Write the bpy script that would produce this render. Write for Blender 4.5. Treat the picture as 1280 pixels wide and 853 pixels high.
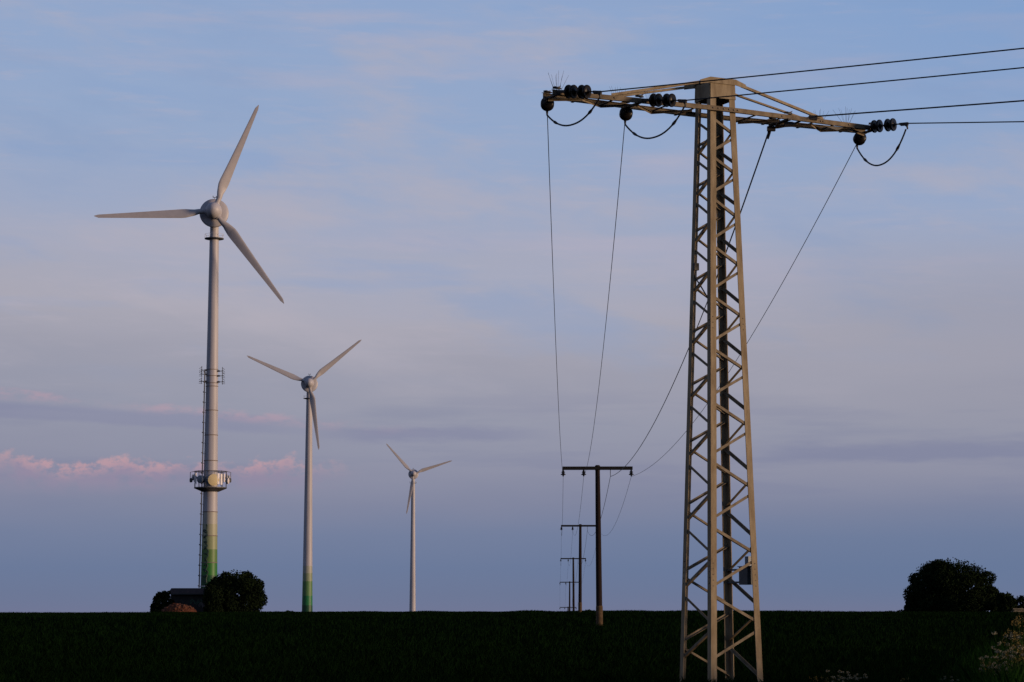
import bpy, math, random
import numpy as np
from mathutils import Vector, Matrix, Quaternion
from math import sin, cos, pi, radians, sqrt, tan, atan, atan2

random.seed(7)
rng = np.random.default_rng(11)
scene = bpy.context.scene
for o in list(bpy.data.objects):
    bpy.data.objects.remove(o)
COL = scene.collection

# ------------------------------------------------------------------ camera
FPX = 2900.0                                  # focal length in pixels of a 1280 px wide picture
PITCH = atan(339.5 / FPX)
EYE = Vector((0, 0, 1.45))
cam_d = bpy.data.cameras.new('camera')
cam_d.sensor_width = 36.0
cam_d.sensor_fit = 'HORIZONTAL'
cam_d.lens = 36.0 * FPX / 1280.0
cam_d.clip_start = 0.1
cam_d.clip_end = 30000
cam = bpy.data.objects.new('camera', cam_d)
cam.location = EYE
cam.rotation_euler = (pi / 2 + PITCH, 0, 0)
COL.objects.link(cam)
scene.camera = cam


def at(px, py, Y):
    """world point on the ray of photo pixel (1280x853) at ground distance Y"""
    cx, cy = (px - 640) / FPX, (426.5 - py) / FPX
    d = Vector((cx, cos(PITCH) - sin(PITCH) * cy, sin(PITCH) + cos(PITCH) * cy))
    return EYE + d * (Y / d.y)


# ------------------------------------------------------------------ dusk sky
SUN_AZ = radians(110)                          # clockwise from +Y: behind the camera to the right
SUN_EL = radians(2.0)


def s2l(r, g, b):
    f = lambda v: (v / 255 / 12.92) if v / 255 <= 0.04045 else ((v / 255 + 0.055) / 1.055) ** 2.4
    return (f(r), f(g), f(b), 1.0)


world = bpy.data.worlds.new('World')
scene.world = world
world.use_nodes = True
NT = world.node_tree
NT.nodes.clear()


class NX:
    """tiny expression builder for value sockets of a node tree"""
    def __init__(s, nt, sock):
        s.nt, s.k = nt, sock

    @staticmethod
    def m(nt, op, *args):
        n = nt.nodes.new('ShaderNodeMath'); n.operation = op
        for i, a in enumerate(args):
            if isinstance(a, NX): nt.links.new(a.k, n.inputs[i])
            else: n.inputs[i].default_value = a
        return NX(nt, n.outputs[0])
    def __add__(s, o): return NX.m(s.nt, 'ADD', s, o)
    def __radd__(s, o): return NX.m(s.nt, 'ADD', s, o)
    def __sub__(s, o): return NX.m(s.nt, 'SUBTRACT', s, o)
    def __rsub__(s, o): return NX.m(s.nt, 'SUBTRACT', o, s)
    def __mul__(s, o): return NX.m(s.nt, 'MULTIPLY', s, o)
    def __rmul__(s, o): return NX.m(s.nt, 'MULTIPLY', s, o)
    def __truediv__(s, o): return NX.m(s.nt, 'DIVIDE', s, o)
    def step(s, a, b):
        n = s.nt.nodes.new('ShaderNodeMapRange'); n.interpolation_type = 'SMOOTHSTEP'
        s.nt.links.new(s.k, n.inputs[0])
        rev = a > b
        n.inputs[1].default_value, n.inputs[2].default_value = (b, a) if rev else (a, b)
        n.inputs[3].default_value, n.inputs[4].default_value = (1, 0) if rev else (0, 1)
        return NX(s.nt, n.outputs[0])


def noise(nt, x, y, scale=1.0, detail=4.0, rough=0.5, seed=0.0):
    c = nt.nodes.new('ShaderNodeCombineXYZ')
    for i, v in enumerate((x, y, seed)):
        if isinstance(v, NX): nt.links.new(v.k, c.inputs[i])
        else: c.inputs[i].default_value = v
    n = nt.nodes.new('ShaderNodeTexNoise')
    n.inputs['Scale'].default_value = scale
    n.inputs['Detail'].default_value = detail
    n.inputs['Roughness'].default_value = rough
    nt.links.new(c.outputs[0], n.inputs['Vector'])
    return NX(nt, n.outputs['Fac'])


def mixc(nt, fac, a, b):
    n = nt.nodes.new('ShaderNodeMix'); n.data_type = 'RGBA'
    for sock, v in ((n.inputs[0], fac), (n.inputs[6], a), (n.inputs[7], b)):
        if isinstance(v, NX): nt.links.new(v.k, sock)
        elif hasattr(v, 'is_linked') or isinstance(v, bpy.types.NodeSocket): nt.links.new(v, sock)
        else: sock.default_value = v
    return n.outputs[2]


tc = NT.nodes.new('ShaderNodeTexCoord')
sep = NT.nodes.new('ShaderNodeSeparateXYZ')
NT.links.new(tc.outputs['Generated'], sep.inputs[0])
DX, DY, DZ = (NX(NT, sep.outputs[i]) for i in range(3))
EL = NX.m(NT, 'ARCSINE', DZ) * 57.2958                     # degrees above the horizon
AZ = NX.m(NT, 'ARCTAN2', DX, DY) * 57.2958                 # degrees right of +Y
# slow, flat-lying waviness of the veil of cloud
wav = noise(NT, AZ * 0.09, EL * 0.42, 1.0, 3, 0.5, 3.1) - 0.5
wav2 = noise(NT, AZ * 0.30, EL * 1.6, 1.0, 4, 0.55, 8.7) - 0.5
ELW = NX.m(NT, 'MAXIMUM', EL + wav * 2.2 * EL.step(0.3, 6) + wav2 * 0.7 * EL.step(0.2, 5) + AZ * 0.05 * EL.step(1, 7), 0.0)
fac = NX.m(NT, 'POWER', ELW / 90.0, 0.5)
ramp = NT.nodes.new('ShaderNodeValToRGB')
NT.links.new(fac.k, ramp.inputs[0])
cr = ramp.color_ramp
stops = [(0.0, (115, 120, 150)), (0.45, (109, 121, 152)), (1.1, (107, 123, 156)), (1.9, (115, 128, 159)), (2.7, (129, 135, 161)),
         (3.5, (141, 144, 166)), (4.6, (149, 152, 171)), (5.8, (159, 159, 175)), (7.0, (170, 168, 182)),
         (8.4, (166, 170, 191)), (10.0, (156, 169, 198)), (11.8, (149, 169, 203)), (15.0, (144, 167, 205)),
         (24, (94, 124, 170)), (45, (54, 76, 120)), (90, (34, 50, 90))]
while len(cr.elements) < len(stops): cr.elements.new(0.5)
for e, (d, c) in zip(cr.elements, stops):
    e.position = sqrt(d / 90.0); e.color = s2l(*c)
colr = ramp.outputs[0]
# thin warm streaks on the blue above, thin blue gaps in the warm band
st = noise(NT, AZ * 0.12 + EL * 0.10, EL * 0.95, 1.0, 6, 0.55, 1.3)
colr = mixc(NT, st.step(0.50, 0.74) * EL.step(5.5, 9) * 0.5, colr, s2l(178, 174, 193))
colr = mixc(NT, st.step(0.46, 0.28) * EL.step(5, 9) * 0.35, colr, s2l(130, 160, 205))
fine = noise(NT, AZ * 0.55 + EL * 0.35, EL * 4.2, 1.0, 5, 0.6, 5.5)
colr = mixc(NT, fine.step(0.52, 0.75) * EL.step(4, 8) * 0.22, colr, s2l(186, 178, 192))
veil = noise(NT, AZ * 0.13 + EL * 0.16, EL * 0.34, 1.0, 7, 0.58, 61.0)
colr = mixc(NT, veil.step(0.50, 0.70) * EL.step(4.2, 7.5) * 0.60, colr, s2l(181, 175, 187))
colr = mixc(NT, veil.step(0.47, 0.30) * EL.step(4.2, 8.0) * 0.50, colr, s2l(137, 160, 198))
# the right of the view is a clearer, deeper blue high up
colr = mixc(NT, AZ.step(1, 14) * EL.step(9, 15) * 0.45, colr, s2l(114, 154, 205))
colr = mixc(NT, AZ.step(-2, 12) * EL.step(0.0, 0.8) * EL.step(3.6, 1.6) * 0.45, colr, s2l(99, 120, 155))
colr = mixc(NT, AZ.step(1, 13) * EL.step(2.5, 4.5) * EL.step(10, 7) * 0.55, colr, s2l(148, 150, 168))
# blue-grey bars of far stratus low down
bar = noise(NT, AZ * 0.16, EL * 1.5, 1.0, 5, 0.55, 21.7)
lowzone = EL.step(2.2, 3.4) * EL.step(6.0, 4.6)
colr = mixc(NT, bar.step(0.50, 0.66) * lowzone * 0.20, colr, s2l(112, 120, 156))
b1 = noise(NT, AZ * 0.5, EL * 2.0, 1.0, 5, 0.6, 31.0) - 0.5
e1 = EL + b1 * 0.55
colr = mixc(NT, e1.step(3.62, 3.80) * e1.step(4.22, 3.95) * AZ.step(4.5, 7.5) * 0.28, colr, s2l(110, 118, 156))
colr = mixc(NT, e1.step(4.10, 4.30) * e1.step(4.62, 4.42) * AZ.step(-5.6, -3.2) * AZ.step(1.5, -1) * 0.34, colr, s2l(113, 118, 157))
e2 = EL + AZ * 0.045 + b1 * 0.3                            # blue underside of the upper pink bank
colr = mixc(NT, e2.step(4.05, 4.2) * e2.step(4.58, 4.40) * AZ.step(-4, -7) * 0.36, colr, s2l(124, 128, 163))
# pink sunlit cumulus banks far off on the left
lump = noise(NT, AZ * 2.3, EL * 3.4, 1.0, 6, 0.6, 2.2)
lump2 = noise(NT, AZ * 0.62, 0.0, 1.0, 3, 0.5, 12.2)
patch = noise(NT, AZ * 0.95, EL * 0.5, 1.0, 3, 0.5, 17.0)
topA = (lump2 - 0.5) * 0.9 + (lump - 0.5) * 1.0 + 3.66
dA = topA - EL
mA = dA.step(-0.10, 0.24) * EL.step(2.70, 3.40) * AZ.step(-3.4, -6.5)
cA = mixc(NT, dA.step(0.45, 0.02) * lump.step(0.32, 0.6), s2l(150, 138, 163), s2l(212, 163, 166))
colr = mixc(NT, mA * (lump.step(0.28, 0.62) * 0.6 + 0.25) * (patch.step(0.32, 0.54) * 0.5 + 0.5), colr, cA)
elB = EL + AZ * 0.082
lumpB = noise(NT, AZ * 1.3, EL * 3.5, 1.0, 6, 0.6, 44.0)
lumpB2 = noise(NT, AZ * 0.35, 0.0, 1.0, 2, 0.5, 52.0)
topB = (lumpB - 0.5) * 0.55 + (lumpB2 - 0.5) * 0.35 + 4.36
mB = (topB - elB).step(-0.06, 0.16) * elB.step(4.02, 4.26) * AZ.step(-1.5, -6.5) * lumpB2.step(0.28, 0.5)
colr = mixc(NT, mB * lumpB.step(0.34, 0.64) * 0.48, colr, s2l(188, 156, 171))

sky = NT.nodes.new('ShaderNodeTexSky')
sky.sky_type = 'NISHITA'
sky.sun_disc = False
sky.sun_elevation = SUN_EL
sky.sun_rotation = SUN_AZ
sky.dust_density = 1.5
bgN = NT.nodes.new('ShaderNodeBackground'); bgN.inputs[1].default_value = 0.06
NT.links.new(sky.outputs[0], bgN.inputs[0])
bgV = NT.nodes.new('ShaderNodeBackground'); bgV.inputs[1].default_value = 1.08
NT.links.new(colr, bgV.inputs[0])
mxs = NT.nodes.new('ShaderNodeMixShader'); mxs.inputs[0].default_value = 0.90
NT.links.new(bgN.outputs[0], mxs.inputs[1]); NT.links.new(bgV.outputs[0], mxs.inputs[2])
wout = NT.nodes.new('ShaderNodeOutputWorld')
NT.links.new(mxs.outputs[0], wout.inputs[0])

# ------------------------------------------------------------------ last low sun
sun_d = bpy.data.lights.new('sun', 'SUN')
sun_d.energy = 5.0
sun_d.angle = radians(10)
sun_d.color = (1.0, 0.70, 0.45)
sun = bpy.data.objects.new('sun', sun_d)
sdir = Vector((sin(SUN_AZ) * cos(SUN_EL), cos(SUN_AZ) * cos(SUN_EL), sin(SUN_EL)))
sun.rotation_euler = sdir.to_track_quat('Z', 'Y').to_euler()
sun.location = (60, -60, 30)
COL.objects.link(sun)

scene.view_settings.view_transform = 'Standard'
scene.view_settings.look = 'None'
scene.view_settings.exposure = 0.0
scene.view_settings.gamma = 1.0
scene.render.engine = 'CYCLES'
scene.cycles.max_bounces = 5
scene.cycles.sample_clamp_indirect = 4


# ------------------------------------------------------------------ materials
def mat(name, col, rough=0.6, metal=0.0, var=0.0, scale=3.0, col2=None, bump=0.0, bscale=20.0, stretch=(1, 1, 1), spec=0.5):
    m = bpy.data.materials.new(name); m.use_nodes = True
    nt = m.node_tree; b = nt.nodes['Principled BSDF']
    b.inputs['Base Color'].default_value = (*col, 1)
    b.inputs['Roughness'].default_value = rough
    b.inputs['Metallic'].default_value = metal
    b.inputs['Specular IOR Level'].default_value = spec
    t = nt.nodes.new('ShaderNodeTexCoord')
    mp = nt.nodes.new('ShaderNodeMapping'); mp.inputs['Scale'].default_value = stretch
    nt.links.new(t.outputs['Object'], mp.inputs[0])
    if var or col2:
        n = nt.nodes.new('ShaderNodeTexNoise'); n.inputs['Scale'].default_value = scale
        n.inputs['Detail'].default_value = 6; n.inputs['Roughness'].default_value = 0.62
        nt.links.new(mp.outputs[0], n.inputs['Vector'])
        r = nt.nodes.new('ShaderNodeValToRGB')
        c2 = col2 or tuple(c * (1 - var) for c in col)
        r.color_ramp.elements[0].position = 0.36; r.color_ramp.elements[0].color = (*c2, 1)
        r.color_ramp.elements[1].position = 0.64; r.color_ramp.elements[1].color = (*col, 1)
        nt.links.new(n.outputs['Fac'], r.inputs[0])
        nt.links.new(r.outputs[0], b.inputs['Base Color'])
    if bump:
        n2 = nt.nodes.new('ShaderNodeTexNoise'); n2.inputs['Scale'].default_value = bscale
        n2.inputs['Detail'].default_value = 5
        nt.links.new(mp.outputs[0], n2.inputs['Vector'])
        bp = nt.nodes.new('ShaderNodeBump'); bp.inputs['Strength'].default_value = bump
        nt.links.new(n2.outputs['Fac'], bp.inputs['Height'])
        nt.links.new(bp.outputs[0], b.inputs['Normal'])
    return m


M = {}
M['steel'] = mat('weathered_tan_steel', (0.228, 0.180, 0.116), 0.65, 0.0, col2=(0.135, 0.099, 0.058), scale=3.0, stretch=(2.5, 2.5, 0.6), bump=0.12, bscale=30, spec=0.12)
M['brace'] = mat('weathered_tan_brace', (0.178, 0.143, 0.097), 0.65, 0.0, col2=(0.10, 0.075, 0.048), scale=6.0, bump=0.12, bscale=30, spec=0.12)
M['armtan'] = mat('stained_crossarm_steel', (0.160, 0.125, 0.082), 0.68, 0.0, col2=(0.075, 0.056, 0.036), scale=4.0, bump=0.12, bscale=30, spec=0.1)
M['bolt'] = mat('rusty_bolt', (0.06, 0.035, 0.02), 0.6)
M['porcelain'] = mat('brown_porcelain', (0.007, 0.0055, 0.005), 0.35, var=0.3, spec=0.15)
M['fitting'] = mat('dark_forged_fitting', (0.030, 0.026, 0.024), 0.55, 0.3, var=0.4, scale=20, spec=0.3)
M['cable'] = mat('oxidised_conductor', (0.022, 0.021, 0.022), 0.55, 0.2, var=0.3, scale=40, spec=0.3)
M['box'] = mat('dark_equipment_paint', (0.035, 0.042, 0.05), 0.5, var=0.3, spec=0.3)
M['greybox'] = mat('grey_blue_enamel', (0.10, 0.13, 0.16), 0.5, var=0.2)
M['wood'] = mat('creosoted_pole_wood', (0.015, 0.008, 0.007), 0.85, col2=(0.008, 0.005, 0.0045), scale=6, stretch=(6, 6, 0.4), bump=0.3, bscale=12, spec=0.15)
M['armsteel'] = mat('dark_crossarm_steel', (0.009, 0.008, 0.008), 0.7, var=0.4, scale=8, spec=0.2)
M['foot'] = mat('pale_pole_stub', (0.085, 0.055, 0.03), 0.85, var=0.5, scale=5, bump=0.2, spec=0.1)
M['white'] = mat('turbine_grey_paint', (0.315, 0.30, 0.325), 0.5, var=0.13, scale=0.25, stretch=(1, 1, 0.3), spec=0.35)
M['blade'] = mat('blade_gelcoat', (0.29, 0.272, 0.285), 0.5, var=0.14, scale=0.5, spec=0.3)
M['seam'] = mat('tower_seam_grime', (0.13, 0.10, 0.085), 0.8)
M['darkmetal'] = mat('dark_galvanised_platform', (0.045, 0.045, 0.05), 0.6, var=0.3)
M['dish'] = mat('cream_dish_radome', (0.46, 0.37, 0.20), 0.6, var=0.1, scale=1)
M['shroud'] = mat('dish_shroud_blue_grey', (0.10, 0.12, 0.15), 0.5)
M['panel'] = mat('antenna_radome_white', (0.46, 0.42, 0.42), 0.5)
M['mark'] = mat('dark_green_marks', (0.010, 0.030, 0.022), 0.7)  # dark green of the looping marks on the nearest tower
M['shedwall'] = mat('dark_shed_render', (0.018, 0.016, 0.015), 0.9, col2=(0.008, 0.009, 0.009), scale=0.8, bump=0.2)  # very dark wall tone, mottled towards near black
M['shedroof'] = mat('dark_red_roof_sheet', (0.020, 0.006, 0.006), 0.7, var=0.4, scale=1.2)
M['trim'] = mat('faded_fascia', (0.025, 0.027, 0.024), 0.8, var=0.3)
M['graffiti'] = mat('green_spray_paint', (0.03, 0.075, 0.05), 0.8)
M['graffiti2'] = mat('pale_spray_paint', (0.11, 0.10, 0.10), 0.8)
M['door'] = mat('dark_blue_door', (0.020, 0.024, 0.045), 0.6)
M['soil'] = mat('rust_red_rubble', (0.095, 0.033, 0.018), 0.95, col2=(0.04, 0.015, 0.009), scale=1.6, bump=0.5, bscale=4, spec=0.05)
M['clod'] = mat('pale_rubble_stone', (0.12, 0.052, 0.033), 0.95, var=0.4, scale=2, spec=0.05)
M['board'] = mat('pale_sawn_timber', (0.20, 0.165, 0.11), 0.85, var=0.5, scale=3, stretch=(0.4, 3, 3), spec=0.1)
M['bark'] = mat('dark_bark', (0.035, 0.026, 0.02), 0.95, var=0.4, scale=5, bump=0.4, spec=0.05)


def leafmat(name, c1, c2):
    m = mat(name, c1, 0.9, col2=c2, scale=1.1, spec=0.0)
    return m


M['leaf'] = leafmat('dark_hedge_leaf', (0.011, 0.018, 0.007), (0.006, 0.009, 0.004))
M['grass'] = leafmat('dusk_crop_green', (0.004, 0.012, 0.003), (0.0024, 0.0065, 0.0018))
M['verge'] = leafmat('verge_grass_green', (0.010, 0.032, 0.006), (0.005, 0.014, 0.003))
M['stem'] = leafmat('flower_stem_green', (0.018, 0.035, 0.010), (0.01, 0.02, 0.006))
M['yellow'] = mat('yellow_petal', (0.16, 0.115, 0.035), 0.8, var=0.4, scale=30, spec=0.1)
M['cream'] = mat('cream_petal', (0.165, 0.15, 0.10), 0.8, var=0.3, scale=30, spec=0.1)

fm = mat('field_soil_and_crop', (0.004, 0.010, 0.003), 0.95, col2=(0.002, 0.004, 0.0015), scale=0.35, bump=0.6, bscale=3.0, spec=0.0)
M['field'] = fm


# banded tower paint: height above each tower's own base
def band_mat(name, stops):
    m = bpy.data.materials.new(name); m.use_nodes = True
    nt = m.node_tree; b = nt.nodes['Principled BSDF']
    b.inputs['Roughness'].default_value = 0.5; b.inputs['Specular IOR Level'].default_value = 0.3
    t = nt.nodes.new('ShaderNodeTexCoord'); s = nt.nodes.new('ShaderNodeSeparateXYZ')
    nt.links.new(t.outputs['Object'], s.inputs[0])
    mr = nt.nodes.new('ShaderNodeMapRange'); mr.inputs[1].default_value = 0; mr.inputs[2].default_value = 30
    nt.links.new(s.outputs[2], mr.inputs[0])
    r = nt.nodes.new('ShaderNodeValToRGB'); r.color_ramp.interpolation = 'CONSTANT'
    nt.links.new(mr.outputs[0], r.inputs[0])
    while len(r.color_ramp.elements) < len(stops): r.color_ramp.elements.new(0.9)
    for e, (z, c) in zip(r.color_ramp.elements, stops):
        e.position = max(0, min(1, z / 30)); e.color = (*c, 1)
    n = nt.nodes.new('ShaderNodeTexNoise'); n.inputs['Scale'].default_value = 0.7; n.inputs['Detail'].default_value = 6
    mp = nt.nodes.new('ShaderNodeMapping'); mp.inputs['Scale'].default_value = (2.5, 2.5, 0.15)
    nt.links.new(t.outputs['Object'], mp.inputs[0]); nt.links.new(mp.outputs[0], n.inputs['Vector'])
    k = nt.nodes.new('ShaderNodeMapRange'); k.inputs[1].default_value = 0.3; k.inputs[2].default_value = 0.7
    k.inputs[3].default_value = 0.78; k.inputs[4].default_value = 1.0
    nt.links.new(n.outputs['Fac'], k.inputs[0])
    mx = nt.nodes.new('ShaderNodeMix'); mx.data_type = 'RGBA'; mx.blend_type = 'MULTIPLY'; mx.inputs[0].default_value = 1
    nt.links.new(r.outputs[0], mx.inputs[6]); nt.links.new(k.outputs[0], mx.inputs[7])
    nt.links.new(mx.outputs[2], b.inputs['Base Color'])
    return m


# ------------------------------------------------------------------ mesh helpers
class MB:
    def __init__(s): s.v, s.f = [], []

    def add(s, verts, faces):
        k = len(s.v); s.v += [tuple(p) for p in verts]; s.f += [tuple(i + k for i in f) for f in faces]
        return s

    def box(s, c, size, R=None):
        x, y, z = (d / 2 for d in size); c = Vector(c)
        vs = [Vector((sx * x, sy * y, sz * z)) for sz in (-1, 1) for sy in (-1, 1) for sx in (-1, 1)]
        if R is not None: vs = [R @ p for p in vs]
        return s.add([p + c for p in vs], [(0, 2, 3, 1), (4, 5, 7, 6), (0, 1, 5, 4), (2, 6, 7, 3), (0, 4, 6, 2), (1, 3, 7, 5)])

    def tube(s, pts, r, n=8, caps=True):
        pts = [Vector(p) for p in pts]; k0 = len(s.v)
        rs = r if isinstance(r, (list, tuple)) else [r] * len(pts)
        t0 = (pts[1] - pts[0]).normalized()
        a = t0.cross(Vector((0, 0, 1)))
        if a.length < 1e-3: a = Vector((1, 0, 0))
        a.normalize()
        for i, p in enumerate(pts):
            t = (pts[min(i + 1, len(pts) - 1)] - pts[max(i - 1, 0)]).normalized()
            a = (a - t * a.dot(t)).normalized(); b = t.cross(a)
            for j in range(n):
                w = 2 * pi * j / n
                s.v.append(tuple(p + (a * cos(w) + b * sin(w)) * rs[i]))
        for i in range(len(pts) - 1):
            for j in range(n):
                q = k0 + i * n
                s.f.append((q + j, q + (j + 1) % n, q + n + (j + 1) % n, q + n + j))
        if caps:
            s.f.append(tuple(k0 + j for j in reversed(range(n))))
            s.f.append(tuple(k0 + (len(pts) - 1) * n + j for j in range(n)))
        return s

    def lathe(s, prof, n=16, o=(0, 0, 0), axis='Z', R=None):
        """prof: (radius, height) list along the axis"""
        k0 = len(s.v); o = Vector(o)
        for r, h in prof:
            for j in range(n):
                w = 2 * pi * j / n
                p = Vector((r * cos(w), r * sin(w), h))
                if axis == 'X': p = Vector((h, r * cos(w), r * sin(w)))
                if axis == 'Y': p = Vector((r * sin(w), h, r * cos(w)))
                if R is not None: p = R @ p
                s.v.append(tuple(o + p))
        for i in range(len(prof) - 1):
            for j in range(n):
                q = k0 + i * n
                s.f.append((q + j, q + (j + 1) % n, q + n + (j + 1) % n, q + n + j))
        s.f.append(tuple(k0 + j for j in reversed(range(n))))
        s.f.append(tuple(k0 + (len(prof) - 1) * n + j for j in range(n)))
        return s

    def angle(s, p0, p1, e1, e2, w, t):
        """L-section bar from p0 to p1: flanges along unit vectors e1 and e2"""
        sec = [(0, 0), (w, 0), (w, t), (t, t), (t, w), (0, w)]
        vs = [Vector(p) + e1 * a + e2 * b for p in (p0, p1) for a, b in sec]
        fs = [(i, (i + 1) % 6, 6 + (i + 1) % 6, 6 + i) for i in range(6)]
        fs += [(5, 4, 3, 0), (3, 2, 1, 0), (6, 9, 10, 11), (6, 7, 8, 9)]
        return s.add(vs, fs)

    def mesh(s, name, smooth=None):
        me = bpy.data.meshes.new(name)
        me.from_pydata(s.v, [], s.f)
        import bmesh
        bm = bmesh.new(); bm.from_mesh(me)
        bmesh.ops.recalc_face_normals(bm, faces=bm.faces)
        bm.to_mesh(me); bm.free()
        if smooth:
            me.polygons.foreach_set('use_smooth', [True] * len(me.polygons))
            me.set_sharp_from_angle(angle=radians(smooth))
        me.update()
        return me

    def build(s, name, m, parent=None, smooth=None, loc=(0, 0, 0), rot=None):
        return link(name, s.mesh(name, smooth), m, parent, loc, rot)


def link(name, me, m=None, parent=None, loc=(0, 0, 0), rot=None):
    if m is not None and not me.materials: me.materials.append(M[m] if isinstance(m, str) else m)
    o = bpy.data.objects.new(name, me)
    o.location = loc
    if rot is not None: o.rotation_euler = rot
    COL.objects.link(o)
    if parent is not None: o.parent = parent
    return o


def tag(o, label=None, cat=None, group=None, kind=None):
    if label: o['label'] = label
    if cat: o['category'] = cat
    if group: o['group'] = group
    if kind: o['kind'] = kind
    return o


def thing(name, loc, label, cat, group=None, rz=0):
    o = bpy.data.objects.new(name, None)
    o.location = loc; o.rotation_euler = (0, 0, rz); o.empty_display_size = 0.2
    COL.objects.link(o)
    return tag(o, label, cat, group)


def copy_tree(o, parent=None):
    c = o.copy(); COL.objects.link(c); c.parent = parent
    for ch in list(o.children): copy_tree(ch, c)
    return c


def quads(name, pos, half_w, half_h, m, parent=None, rnd=rng, up=0.0):
    """a mesh of many randomly turned leaf blades (numpy)"""
    n = len(pos)
    a = rnd.normal(size=(n, 3)); a /= np.linalg.norm(a, axis=1)[:, None]
    b = rnd.normal(size=(n, 3)); b[:, 2] += up; b -= a * (a * b).sum(1)[:, None]; b /= np.linalg.norm(b, axis=1)[:, None]
    hw = np.asarray(half_w).reshape(-1, 1); hh = np.asarray(half_h).reshape(-1, 1)
    V = np.stack([pos - b * hh, pos + a * hw - b * hh * 0.1, pos + b * hh, pos - a * hw - b * hh * 0.1], 1).reshape(-1, 3)
    return raw(name, V, np.arange(n * 4).reshape(-1, 4), m, parent)


def raw(name, V, F, m, parent=None):
    me = bpy.data.meshes.new(name)
    k = F.shape[1]
    me.vertices.add(len(V)); me.vertices.foreach_set('co', V.astype(np.float32).ravel())
    me.loops.add(F.size); me.loops.foreach_set('vertex_index', F.astype(np.int32).ravel())
    me.polygons.add(len(F)); me.polygons.foreach_set('loop_start', (np.arange(len(F)) * k).astype(np.int32))
    me.update(calc_edges=True); me.validate()
    return link(name, me, m, parent)


# ------------------------------------------------------------------ ground
def sm(a, b, x):
    t = np.clip((np.asarray(x, float) - a) / (b - a), 0, 1); return t * t * (3 - 2 * t)


YP = [-400, -60, 0, 45, 80, 120, 170, 220, 260, 331, 426, 509, 700, 1260, 3000, 9000]
ZR = [-1.5, -.2, 0, 0, .36, .79, 1.20, 1.42, 1.47, 1.15, -1.05, -5.7, -9, -12, -16, -30]
ZL = [-1.5, -.2, 0, 0, .36, .79, 1.20, 1.42, 1.45, 1.36, 1.28, 1.24, 1.10, .3, -4, -20]
_fine = np.linspace(-400, 9000, 9401)
_ker = np.hanning(41); _ker /= _ker.sum()
def _soft(Z):
    z = np.interp(_fine, YP, Z); zp = np.pad(z, 20, mode='edge'); return np.convolve(zp, _ker, 'valid')
_ZR, _ZL = _soft(ZR), _soft(ZL)


def ground(x, y):
    x = np.asarray(x, float); y = np.asarray(y, float)
    k = sm(-45, -5, x)
    z = np.interp(y, _fine, _ZR) * k + np.interp(y, _fine, _ZL) * (1 - k)
    z = z - sm(90, 250, y) * (0.17 * sm(-20, -60, x) * sm(400, 300, y) + 0.10 * sm(15, 45, x))
    z = z + 0.03 * np.sin(x * 0.31 + y * 0.05) * np.sin(y * 0.11) * sm(20, 120, y)
    return z


def gz(x, y): return float(ground(x, y))


xs = np.unique(np.concatenate([np.linspace(-60, 60, 81), np.linspace(-200, 200, 41), np.linspace(-6000, 6000, 41)]))
ys = np.unique(np.concatenate([np.linspace(-400, 0, 9), np.linspace(0, 560, 141), np.linspace(560, 1600, 30), np.linspace(1600, 9000, 16)]))
XX, YY = np.meshgrid(xs, ys)
V = np.stack([XX, YY, ground(XX, YY)], -1).reshape(-1, 3)
nx_, ny_ = len(xs), len(ys)
I = (np.arange(ny_ - 1)[:, None] * nx_ + np.arange(nx_ - 1)[None, :]).ravel()
F = np.stack([I, I + 1, I + 1 + nx_, I + nx_], 1)
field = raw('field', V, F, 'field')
field.data.polygons.foreach_set('use_smooth', [True] * len(field.data.polygons))
tag(field, 'dark green crop field rising gently to the skyline', kind='structure')
field['kind'] = 'structure'

# ------------------------------------------------------------------ lattice pylon
TH = radians(26.7)
YT = 44.6
XT = 0.5 * (at(892.5, 140, YT).x + at(903, 853, YT).x)
AV = Vector((cos(TH), sin(TH), 0)); NV = Vector((-sin(TH), cos(TH), 0)); ZV = Vector((0, 0, 1))
PC = Vector((XT, YT, gz(XT, YT)))
def zat(py, Y=YT): return at(893, py, Y).z - PC.z
ZTOP = zat(105); ZA = zat(150); ZB = zat(853)
def half(z): return 0.5 * (0.577 + (1.154 - 0.577) * (ZA - z) / (ZA - ZB))

pylon = thing('lattice_pylon', PC, 'tall tan steel lattice pylon with a wide flat crossarm, standing in the near field', 'pylon')
def L(u, v, z): return AV * u + NV * v + ZV * z            # pylon-local point

for su, sv in ((-1, -1), (1, -1), (-1, 1), (1, 1)):
    hb, ht = half(-0.1), half(ZTOP)
    mb = MB().angle(L(su * hb, sv * hb, -0.1), L(su * ht, sv * ht, ZTOP), AV * -su, NV * -sv, 0.128, 0.014)
    leg = mb.build('leg', 'steel', pylon)
    bl = MB()                                                   # splice bolts low on the leg
    for z in [zat(q) for q in (705, 712, 719, 726, 733, 400, 407, 414)]:
        h = half(z)
        for off in (0.055,):
            bl.lathe([(0.010, 0), (0.010, 0.010)], 6, L(su * (h - off), sv * (h + 0.0), z), R=(NV * sv).to_track_quat('Z', 'Y').to_matrix())
            bl.lathe([(0.010, 0), (0.010, 0.010)], 6, L(su * (h + 0.0), sv * (h - off), z + 0.05), R=(AV * su).to_track_quat('Z', 'Y').to_matrix())
    tag(bl.build('bolt_row', 'bolt', leg), kind='stuff')

nodes = [152, 200, 252, 311, 374, 439, 506, 580, 661, 745, 835, 930]
zn = [zat(q) for q in nodes]
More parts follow.
